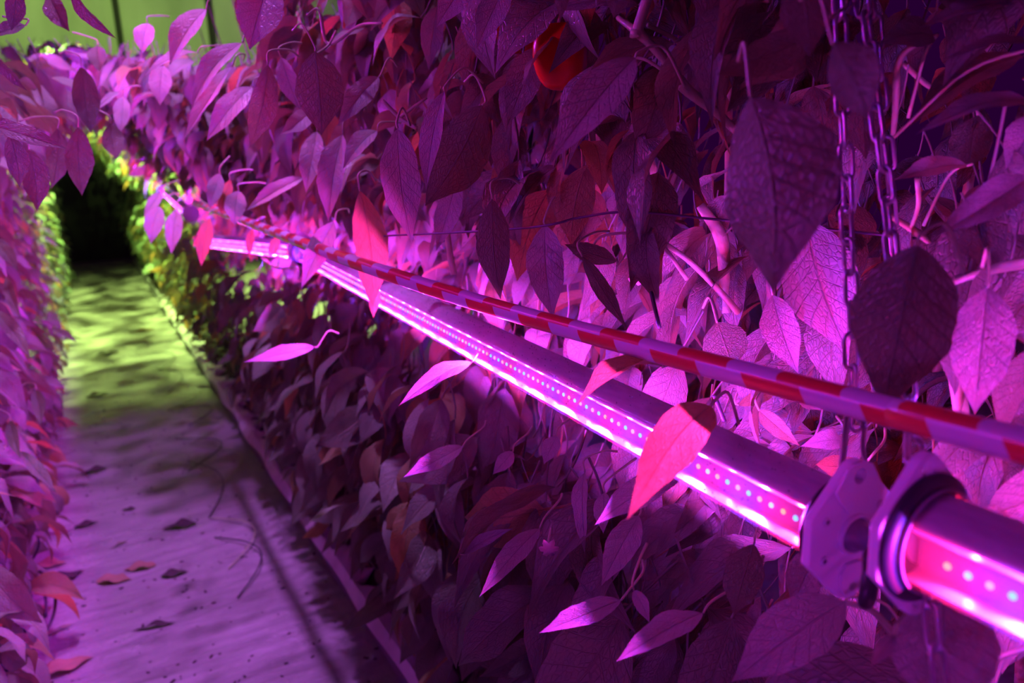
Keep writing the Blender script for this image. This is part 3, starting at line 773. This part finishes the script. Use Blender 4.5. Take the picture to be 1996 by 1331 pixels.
def end_cap(root, y, out, detail, label=None):
    """out = -1: faces -Y, +1: faces +Y (all in the tube's own frame)."""
    def Y(d): return y + out*d                        # d metres outward of the glass end
    holes = [circle(0, .050, .0065), circle(0, -.050, .0060)]
    cap = bm_obj('end_cap', plate_geo(hex_outline(.0475, .062, .020, .017), holes, Y(.0), Y(.009)), M['aluminium'], root, .0018)
    v, f, u = lathe_geo([(R0+.0005, Y(-.007)), (.0405, Y(-.0075)), (.0445, Y(-.006)), (.0475, Y(-.003)), (.0475, Y(-.0002)), (.02, Y(-.0002))], 40)
    mesh_obj('collar', v, f, M['dark_plastic'], cap)
    v, f, u = lathe_geo([(R0+.0002, Y(-.011)), (R0+.0018, Y(-.0112)), (R0+.0022, Y(-.0085)), (R0+.0002, Y(-.007))], 40)
    mesh_obj('seal_ring', v, f, M['board'], cap)
    if not detail: return cap
    tab = [(-.022, .034), (-.0255, .040), (-.014, .058), (-.008, .0605), (.008, .0605), (.014, .058), (.0255, .040), (.022, .034), (.009, .0175), (-.009, .0175)]
    bm_obj('raised_tab', plate_geo(tab, [circle(0, .050, .0065)], Y(.009), Y(.0125)), M['aluminium'], cap, .0008)
    tab2 = [(-.006, -.028), (-.012, -.036), (-.011, -.050), (-.004, -.0595), (.006, -.0595), (.018, -.046), (.020, -.036), (.008, -.028)]
    bm_obj('lower_tab', plate_geo(tab2, [circle(.002, -.050, .0035)], Y(.009), Y(.0125)), M['aluminium'], cap, .0008)
    for sx, sz in ((-.031, .0165), (-.031, -.0185), (.031, .0165), (.031, -.0185)):
        v, f, u = lathe_geo([(.0001, Y(.0104)), (.0036, Y(.0104)), (.0043, Y(.0097)), (.0043, Y(.0085))], 16)
        v = [(a+sx, b, c+sz) for a, b, c in v]; s_ = mesh_obj('screw', v, f, M['screw'], cap)
        g = merge([box_geo((sx, Y(.0105), sz), (.0044, .0005, .0008)), box_geo((sx, Y(.0105), sz), (.0008, .0005, .0044))])
        mesh_obj('cross_slot', g[0], g[1], M['cable'], s_, smooth=False)
    v, f, u = lathe_geo([(.0185, Y(.009)), (.0185, Y(.0115)), (.0175, Y(.0125)), (.0155, Y(.0125)), (.0155, Y(.010)), (.0001, Y(.010))], 32)
    v = [(a+.002, b, c-.003) for a, b, c in v]; mesh_obj('socket_ring', v, f, M['aluminium'], cap)
    v, f, u = lathe_geo([(.0145, Y(.010)), (.0140, Y(.0135)), (.0105, Y(.0145)), (.0100, Y(.0195)), (.0075, Y(.0205)), (.0068, Y(.0245)), (.0048, Y(.0275)), (.001, Y(.0275))], 6 if False else 24)
    v = [(a+.002, b, c-.003) for a, b, c in v]; mesh_obj('cable_gland', v, f, M['grey_plastic'], cap)
    return cap
SIDE = ((.3, .1), (.3, -.5))
def led_tube(key, label, watt, lamp_step=3, detail=(False, False), n_led=100, drops=0, roll=0.):
    a, b = TUBES[key]
    if np.dot(b-a, [0, 1, 0]) < 0: a, b = b, a
    L = float(np.linalg.norm(b-a)); d = unit(b-a)
    X = unit(np.cross(d, [0, 0, 1.])); Z = np.cross(X, d); rr = math.radians(roll)
    X, Z = X*math.cos(rr)+Z*math.sin(rr), Z*math.cos(rr)-X*math.sin(rr)
    root = empty('led_grow_tube', a)
    root.matrix_basis = Matrix(((X[0], d[0], Z[0], a[0]), (X[1], d[1], Z[1], a[1]), (X[2], d[2], Z[2], a[2]), (0, 0, 0, 1)))
    tag(root, label, 'grow light', 'LED grow tubes hung along the row')
    k = R0
    up_ = [(.92*math.cos(math.radians(t)), .92*math.sin(math.radians(t))) for t in np.linspace(33, 147, 25)]
    lo_ = [(.92*math.cos(math.radians(t)), .92*math.sin(math.radians(t))) for t in np.linspace(-138, -42, 21)]
    y0, y1 = .004, L-.004
    def strip(name, pts, mat, closed=False, smooth=True):
        V = [(x*k, y0, z*k) for x, z in pts] + [(x*k, y1, z*k) for x, z in pts]; n = len(pts)
        F = [(i, (i+1) % n, n+(i+1) % n, n+i) for i in range(n if closed else n-1)]
        if closed: F += [tuple(range(n-1, -1, -1)), tuple(range(n, 2*n))]
        return mesh_obj(name, V, F, mat, root, smooth=smooth)
    strip('heat_sink', up_ + [(-.3, .1), (.3, .1)], M['sink'], True, False)
    strip('lower_profile', lo_ + [(.3, -.5), (-.3, -.5)], M['sink'], True, False)
    for s in (1, -1):
        strip('reflector', [(s*.765, .49), (s*.305, .095)], M['reflector'], smooth=False)
        strip('reflector', [(s*.675, -.61), (s*.305, -.495)], M['reflector'], smooth=False)
        strip('circuit_board', [(s*.3, .1), (s*.3, -.5)], M['board'], smooth=False)
    ns = 48; V = []; F = []
    for yy in (0, L):
        for i in range(ns): V.append((k*math.cos(2*PI*i/ns), yy, k*math.sin(2*PI*i/ns)))
    F = [(i, (i+1) % ns, ns+(i+1) % ns, ns+i) for i in range(ns)]
    mesh_obj('clear_tube', V, F, M['glass'], root)
    # diodes: red and blue in turn, 14.4 mm apart, on both faces
    n = int((L-.05)/.0144)
    dv, df, du = lathe_geo([(.0001, 0), (.0020, 0), (.0026, .0007), (.0026, .0014)], 10)
    def diode_mesh(mat):
        V = [(b_, a_, c_) for a_, b_, c_ in dv]      # dome towards -X
        o = mesh_obj('diode', V, df, mat); me = o.data; bpy.data.objects.remove(o); return me
    mr, mb = diode_mesh(M['red_diode']), diode_mesh(M['blue_diode'])
    cx = X[0] < 0
    aisle = -1 if X[0] > 0 else 1                     # local side that looks to the aisle (world -x)
    if key in 'OPQ': aisle = -aisle
    rest_v = {0: [], 1: []}; rest_f = {0: [], 1: []}
    order = list(range(n))
    ypos = (lambda i: L - .0258 - i*.0144) if key == 'D' else (lambda i: .0258 + i*.0144)
    for j, i in enumerate(order):
        yy = ypos(i)
        for s in (aisle, -aisle):
            px_ = s*(.3*k + .0018); red = i % 2 == 0
            if s == aisle and j < n_led:
                o = bpy.data.objects.new('diode', mr if red else mb); COL.objects.link(o); o.parent = root
                o.matrix_basis = Matrix.Translation((px_, yy, -.2*k)) @ Matrix.Diagonal((-s, 1, 1, 1)); continue
            q = 0 if red else 1; o_ = len(rest_v[q])
            rest_v[q] += [(px_ - s*b_, yy + a_, c_-.2*k) for a_, b_, c_ in dv]
            rest_f[q] += [tuple(t+o_ for t in f_) for f_ in df]
    V = rest_v[0] + rest_v[1]; F = rest_f[0] + [tuple(t+len(rest_v[0]) for t in f_) for f_ in rest_f[1]]
    if V: tag(mesh_obj('diodes', V, F, [M['red_diode'], M['blue_diode']], root, matidx=[0]*len(rest_f[0])+[1]*len(rest_f[1])), kind='stuff' if n_led else None)
    c = 0
    for i in range(1, n, lamp_step):
        c += 1
        for s in ((aisle,) if key in 'OPQ' else (aisle, -aisle)):  # added tubes shine to one side only
            for kind, colr in (('red', LED_RED), ('blue', LED_BLUE)):
                if (c % 2 == 0) == (kind == 'red'): continue
                l = bpy.data.lights.new('diode_light', 'SPOT'); l.color = colr; l.spot_size = math.radians(172); l.spot_blend = .25
                l.energy = watt*lamp_step/3*(1.0 if kind == 'red' else 1.75)*(1 if s == aisle else .8)
                l.shadow_soft_size = .0015
                o = bpy.data.objects.new('diode_light', l); COL.objects.link(o); o.parent = root
                o.location = (s*(.3*k+.0035), ypos(i), -.2*k); o.rotation_euler = (0, -s*PI/2, 0)
    end_cap(root, 0, -1, detail[0]); end_cap(root, L, 1, detail[1])
    if drops:                                         # condensation on the outside of the glass
        parts = []
        bm = bmesh.new(); bmesh.ops.create_icosphere(bm, subdivisions=1, radius=1); iv = [tuple(v.co) for v in bm.verts]; fi = [tuple(v.index for v in f.verts) for f in bm.faces]; bm.free()
        for _ in range(drops):
            an = rng.uniform(-75, 60) if rng.random() < .7 else rng.uniform(60, 110); an = math.radians(an)
            yy = rng.uniform(.03, min(1.4, L-.03)); r = rng.uniform(.0003, .0011)
            cc = (aisle*math.cos(an)*(k+.0001), yy, math.sin(an)*(k+.0001))
            parts.append(([(cc[0]+r*x*.8, cc[1]+r*y_, cc[2]+r*z*1.3) for x, y_, z in iv], fi, [(0, 0)]*len(iv)))
        v, f, u = merge(parts); tag(mesh_obj('water_droplets', v, f, M['droplet'], root), kind='stuff')
    return root, L
tubeA, LA = led_tube('A', 'long LED grow tube from the silver hexagonal end cap to the middle of the row', LED_W['main'], detail=(True, False), drops=900)
tubeD, LD = led_tube('D', 'LED grow tube running out of the picture at the lower right corner', LED_W['main'], detail=(False, False), drops=500)
led_tube('B', 'second LED grow tube, nearly level in the picture, beyond the reddish-brown leaf', LED_W['far'], 6)
led_tube('C', 'farthest LED grow tube, a short bright streak between leaves left of the others', LED_W['far'], 9, n_led=0)
TUBES['O'] = (np.array([-.30, 1.9, 2.12]), np.array([-.30, 3.96, 2.12]))  # unseen tube added to light the upper leaves of the right row
TUBES['P'] = (np.array([-.40, -2.1, .85]), np.array([-.40, -.04, .85]))  # unseen tube added to light the silver end cap from below
led_tube('O', 'added LED tube out of view at upper left, lighting the right canopy', LED_W['added_tubes'], 12, n_led=0, roll=8)
TUBES['Q'] = (np.array([-.44, .50, 1.74]), np.array([-.44, 1.36, 1.74]))  # short unseen tube added to brighten the near hanging leaves
led_tube('Q', 'added short LED tube out of view at the left, brightening near leaves', LED_W['added_tubes']*.28, 6, n_led=0, roll=12)
led_tube('P', 'added LED tube out of view behind the camera, brightening the end caps', LED_W['added_tubes']*.16, 12, n_led=0, roll=-30)

# power cable between the two facing caps
gland = np.array(wm(tubeA) @ Vector((.002, -.0235, -.003)))
P = [gland, gland + np.array([0, -.009, -.001])] + [at(*q) for q in [(1694, 1078, .645), (1692, 1115, .64), (1686, 1150, .64), (1683, 1174, .648), (1695, 1172, .66), (1702, 1140, .67), (1702, 1108, .68),
                      (1716, 1118, .68), (1744, 1122, .685), (1765, 1108, .69), (1785, 1100, .69)]]
tag(wire('power_cable', P, .0042, M['cable'], seg=10, n=6), 'black power cable looping out of the silver end cap', 'cable')

# ------------------------------------------------------------ striped pipe
v, f, u = tube_geo(catmull(PIPE[::1], 24), .0120, 32)
s0 = float(np.sum(np.linalg.norm(np.diff(catmull(PIPE[:2]+PIPE[2:3], 24)[:25], axis=0), axis=1)))
s1999 = s0                                            # arc length at the right edge of the picture
u = [(a - s0 + .099, b) for a, b in u]
pipe = mesh_obj('striped_pipe', v, f, M['pipe'], uvs=u)
# seam in UV at the tube's start of turn lies inside the last quad ring; fix its v to wrap
me = pipe.data; ul = me.uv_layers[0].data
for poly in me.polygons:
    if poly.loop_total == 4:
        vv = [ul[i].uv[1] for i in poly.loop_indices]
        if max(vv)-min(vv) > .5:
            for i in poly.loop_indices:
                if ul[i].uv[1] < .5: ul[i].uv[1] += 1
tag(pipe, 'round pipe wrapped in red and white striped tape above the LED tubes', 'pipe')

# ------------------------------------------------------------ chains, carabiners
def link_mesh():
    r, hw, hl = .0019, .0055, .0155
    P = [(hw*math.cos(a), 0, (hl-hw)+hw*math.sin(a)) for a in np.linspace(0, PI, 9)] + [(hw*math.cos(a), 0, -(hl-hw)+hw*math.sin(a)) for a in np.linspace(PI, 2*PI, 9)]
    v, f, u = tube_geo(P, r, 8, closed=True); o = mesh_obj('link', v, f, M['steel']); m = o.data; bpy.data.objects.remove(o); return m
LM = link_mesh()
def chain(a, b, label, ph=0.):
    a, b = np.asarray(a), np.asarray(b); pitch = .0272; L = np.linalg.norm(b-a); n = int(L/pitch); d = unit(b-a)
    root = empty('steel_chain', a); tag(root, label, 'chain', 'steel chains holding the LED tubes')
    side = unit(np.cross(d, unit(EYE-a))); vw = np.cross(side, d)
    for i in range(n+1):
        c = a + d*pitch*i + side*.0012*math.sin(i*1.7)
        an = ph + (PI/2 if i % 2 else 0) + .45*math.sin(i*.9+ph)*.5
        x = side*math.cos(an)+vw*math.sin(an)
        o = bpy.data.objects.new('link', LM); COL.objects.link(o); o.parent = root
        y = np.cross(-d, x)
        m = Matrix(((x[0], y[0], -d[0], c[0]), (x[1], y[1], -d[1], c[1]), (x[2], y[2], -d[2], c[2]), (0, 0, 0, 1)))
        o.matrix_basis = wm(root).inverted() @ m
chain(*CHAINS[0], 'left steel chain, down to the snap hook of the silver end cap', .5)
chain(*CHAINS[1], 'middle steel chain, down to the snap hook of the right-hand end cap', 1.0)
chain(*CHAINS[2], 'slack steel chain end beside the middle chain, at its right', .2)
chain(*CHAINS[3], 'short steel chain hanging below the right-hand end cap', .6)
def snap_hook(top, bot, label, tw=.4):
    top, bot = np.asarray(top), np.asarray(bot); L = np.linalg.norm(bot-top); d = unit(bot-top)
    side = unit(np.cross(d, unit(EYE-top))); vw = np.cross(side, d); x = side*math.cos(tw)+vw*math.sin(tw)
    root = empty('snap_hook', top); tag(root, label, 'hook', 'steel snap hooks')
    w1, w2 = .0075, .0105
    pr = [(w1*math.sin(a), w1-w1*math.cos(a)) for a in np.linspace(-PI*.55, PI/2, 10)] + [(w2*math.cos(a), L-w2+w2*math.sin(a)) for a in np.linspace(0, PI*.95, 10)] + [(-w2*.98, L-w2-.006)]
    P = [top + x*p + d*q for p, q in pr]
    wire('hook_body', P, .0028, M['steel'], root, seg=10, n=3, world=True)
    G = [top + x*p + d*q for p, q in ((-w1*1.02, w1*1.3), (-w2*.6, L*.5), (-w2*.95, L-w2-.007))]
    wire('gate', G, .0022, M['steel'], root, seg=8, n=3, world=True)
    wire('gate_pin', [G[0]-vw*.004, G[0]+vw*.004], .0012, M['steel'], root, seg=8, n=2, world=True)
capA = np.array(wm(tubeA) @ Vector((0, -.005, .050)))
snap_hook(at(1668, 812, .735), capA + np.array([0, -.002, -.006]), 'steel snap hook in the upper hole of the silver end cap')
capD = np.array(wm(tubeD) @ Vector((0, LD+.005, .050)))
snap_hook(at(1782, 850, .69), capD + np.array([0, .002, -.006]), 'steel snap hook in the upper hole of the right-hand end cap', .9)

# ------------------------------------------------------------ wires and strings
tag(wire('support_wire', [at(*q) for q in [(700, 462, 1.5), (1005, 446, 1.02), (1130, 424, .98), (1228, 413, .96), (1400, 428, .95), (1560, 442, .95), (1760, 462, .93), (2100, 502, .9)]], .0017, M['wire'], seg=6),
    'thin dark wire strung across the plants above the striped pipe', 'wire')
tag(wire('support_string', [at(*q) for q in [(1205, 300, 1.0), (1228, 415, .99), (1262, 540, .98), (1286, 640, .97)]], .0026, M['cable'], seg=6),
    'thin black string running down through the plants to the striped pipe', 'string')
tag(wire('support_string', [at(*q) for q in [(1392, 770, .92), (1400, 790, .92), (1412, 822, .92)]], .0026, M['cable'], seg=6),
    'short black string piece between the striped pipe and the LED tube', 'string')

# ------------------------------------------------------------ gutter, cables and litter on the floor
gr = empty('growing_gutter', (.72, 6.5, 0)); tag(gr, 'long growing gutter along the foot of the right plant row, edged with torn pale film', 'gutter')
def extrude_y(prof, y0, y1, n, jit=0.):
    V, F = [], []; m = len(prof)
    for i in range(n+1):
        yy = y0+(y1-y0)*i/n
        for x, z in prof: V.append((x+random.uniform(-jit, jit), yy, z+random.uniform(-jit, jit)))
    for i in range(n):
        for j in range(m-1): F.append((i*m+j, i*m+j+1, (i+1)*m+j+1, (i+1)*m+j))
    return V, F
V, F = extrude_y([(.60, .0), (.60, .11), (.615, .11), (.63, .03), (.93, .03), (.945, .11), (.96, .11), (.96, 0)], -.5, 14.5, 30)
mesh_obj('trough', V, F, M['grey_plastic'], gr, smooth=False, world=True)
V, F = [], []; n = 420
for i in range(n+1):
    yy = .2 + 9*i/n; j = .018*math.sin(i*.31)+.02*math.sin(i*.83+1)+random.uniform(-.012, .012)
    V += [(.575+.008*math.sin(i*.2), yy, .085+.01*math.sin(i*.17)), (.598, yy, .118), (.635+j*.5, yy+random.uniform(-.004, .004), .118+.01*math.sin(i*.5)), (.668+j*1.4, yy+random.uniform(-.008, .008), .104+j*.7)]
for i in range(n):
    for j in range(3):
        if j == 2 and random.random() < .12: continue
        F.append((i*4+j, i*4+j+1, i*4+j+5, i*4+j+4))
mesh_obj('torn_film', V, F, M['white'], gr, smooth=False, world=True)
V, F = extrude_y([(.64, .05), (.70, .13), (.80, .15), (.92, .09)], -.4, 14.4, 60, .01); mesh_obj('growing_slab', V, F, M['soil'], gr, world=True)
gl = empty('growing_gutter', (-.8, 6.5, 0)); tag(gl, 'growing gutter along the foot of the left plant row, hidden under its leaves', 'gutter')
V, F = extrude_y([(-.62, .0), (-.62, .11), (-.635, .11), (-.65, .03), (-.95, .03), (-.965, .11), (-.98, .11), (-.98, 0)], .8, 14.5, 30)
mesh_obj('trough', V, F, M['grey_plastic'], gl, smooth=False, world=True)

def px_poly(pts, lift=0.): return [floor_at(x, y, z) for x, y, z in pts]
# black cable coils, bottom left
coil = []
for k in range(64):
    a = k*.52; r = 1 + .18*math.sin(k*.37)
    coil.append(np.array([-.43 + .13*r*math.cos(a) + .03*math.sin(k*.21), 2.72 + .24*r*math.sin(a) - .004*k, .05 + .11*(k % 13)/13 + .03*math.sin(a*.7)]))
tag(wire('cable_coil', coil, .0048, M['cable'], seg=8, n=6), 'loosely coiled black cable on the floor at the lower left', 'cable')
for pts, lab in [([(70, 890, .5), (74, 960, .4), (60, 1000, .3), (76, 1060, .2), (50, 1120, .1), (58, 1180, .05), (30, 1260, .03)], 'thin black drip line dangling down the left plants'),]:
    tag(wire('drip_line', [floor_at(x, y, z) for x, y, z in pts], .004, M['cable'], seg=6, n=6), lab, 'cable')
# curved hoses and strings lying in the dark between the path and the gutter
for i in range(11):
    y0 = 2.5 + i*.36 + random.uniform(-.08, .08); x0 = .30+random.uniform(-.05, .06); w = random.uniform(.08, .24); l = random.uniform(.3, .8)
    P = [(x0+w*math.sin(t*PI), y0 + l*t, .006+.02*math.sin(t*PI)) for t in np.linspace(0, 1, 8)]
    tag(wire('plastic_string', P, .0028, M['stem'] if i % 2 else M['cable'], seg=5, n=3), 'curved strip of string lying in the dark beside the right gutter', 'string', 'strings lying beside the right gutter')
# fallen leaves on the path
FALL = [(505, 0, 0)]
LIT = [(222, 1130, 52, 'dry_leaf', 'pale dried leaf on the path, left of the notched one'), (272, 1105, 46, 'dry_leaf', 'pale notched fallen leaf in the middle of the wet path'),
       (128, 1300, 70, 'dry_leaf', 'pinkish fallen leaf at the very bottom of the path'), (232, 1060, 30, 'bark', 'dark red stubby stalk on the path'),
       (168, 1022, 34, 'soil', 'dark clod at the left of the path below the green reflection'), (182, 918, 38, 'soil', 'dark crumpled leaf on the path at the green reflection'),
       (190, 770, 34, 'soil', 'dark clod farther up the green-lit path'), (250, 992, 20, 'soil', 'small dark clod right of the green reflection'),
       (125, 1128, 60, 'soil', 'dark crumpled leaf at the left edge of the path by the cable'), (208, 690, 36, 'soil', 'flat dark scrap high up the green-lit path'),
       (340, 1118, 40, 'soil', 'thin dark scrap at the right side of the path'), (350, 1025, 50, 'soil', 'long dark scrap at the right edge of the lit path'),
       (112, 1228, 44, 'bark', 'dark stub of stalk beside the coiled cable'), (300, 1220, 60, 'soil', 'thin dark twig near the bottom of the path'),
       (95, 1100, 50, 'dry_leaf', 'pale curled leaf at the left edge of the path'), (40, 1010, 70, 'dry_leaf', 'long pale leaf at the left under the plants'),
       (60, 1195, 55, 'dry_leaf', 'pale leaf lying inside the cable coil'), (280, 645, 30, 'dry_leaf', 'small bright scrap in the green-lit part of the path')]
for i, (x, y, w, mk, lab) in enumerate(LIT):
    c = floor_at(x, y, .006); D = np.linalg.norm(c-EYE); L = w/FPX*D*1.15
    g = leaf_geo(12, 6, L, L*(.6 if 'twig' not in lab and 'stub' not in lab else .22), .05, .2, .14, .0, seed=300+i)
    th = random.uniform(-.6, .6) + (PI if i % 2 else 0)
    o = mesh_obj('fallen_leaf' if 'leaf' in lab else 'litter_scrap', g[0], g[1], M[mk], uvs=g[2])
    o.matrix_basis = Matrix.Translation((c[0]-L*.5*math.cos(th), c[1]-L*.5*math.sin(th), .004)) @ Matrix.Rotation(th, 4, 'Z')
    tag(o, lab, 'leaf' if 'leaf' in lab else 'scrap', 'litter on the path')
parts = []
for _ in range(420):                                  # crumbs of substrate and leaf
    x, yy = rng.normal(.05, .3), 2 + rng.random()**1.6*11
    if not -.6 < x < .6: continue
    s = rng.uniform(.002, .007); a = rng.uniform(0, PI)
    v, f, u = box_geo((0, 0, 0), (s*2.2, s, s*.5)); ca, sa = math.cos(a), math.sin(a)
    parts.append(([(x+p[0]*ca-p[1]*sa+rng.uniform(-.2, .2)*s, yy+p[0]*sa+p[1]*ca, .25*s+p[2]) for p in v], f, u))
v, f, u = merge(parts); tag(mesh_obj('floor_crumbs', v, f, M['soil'], smooth=False), 'scattered dark crumbs of soil and leaf on the wet path', 'crumbs', kind='stuff')
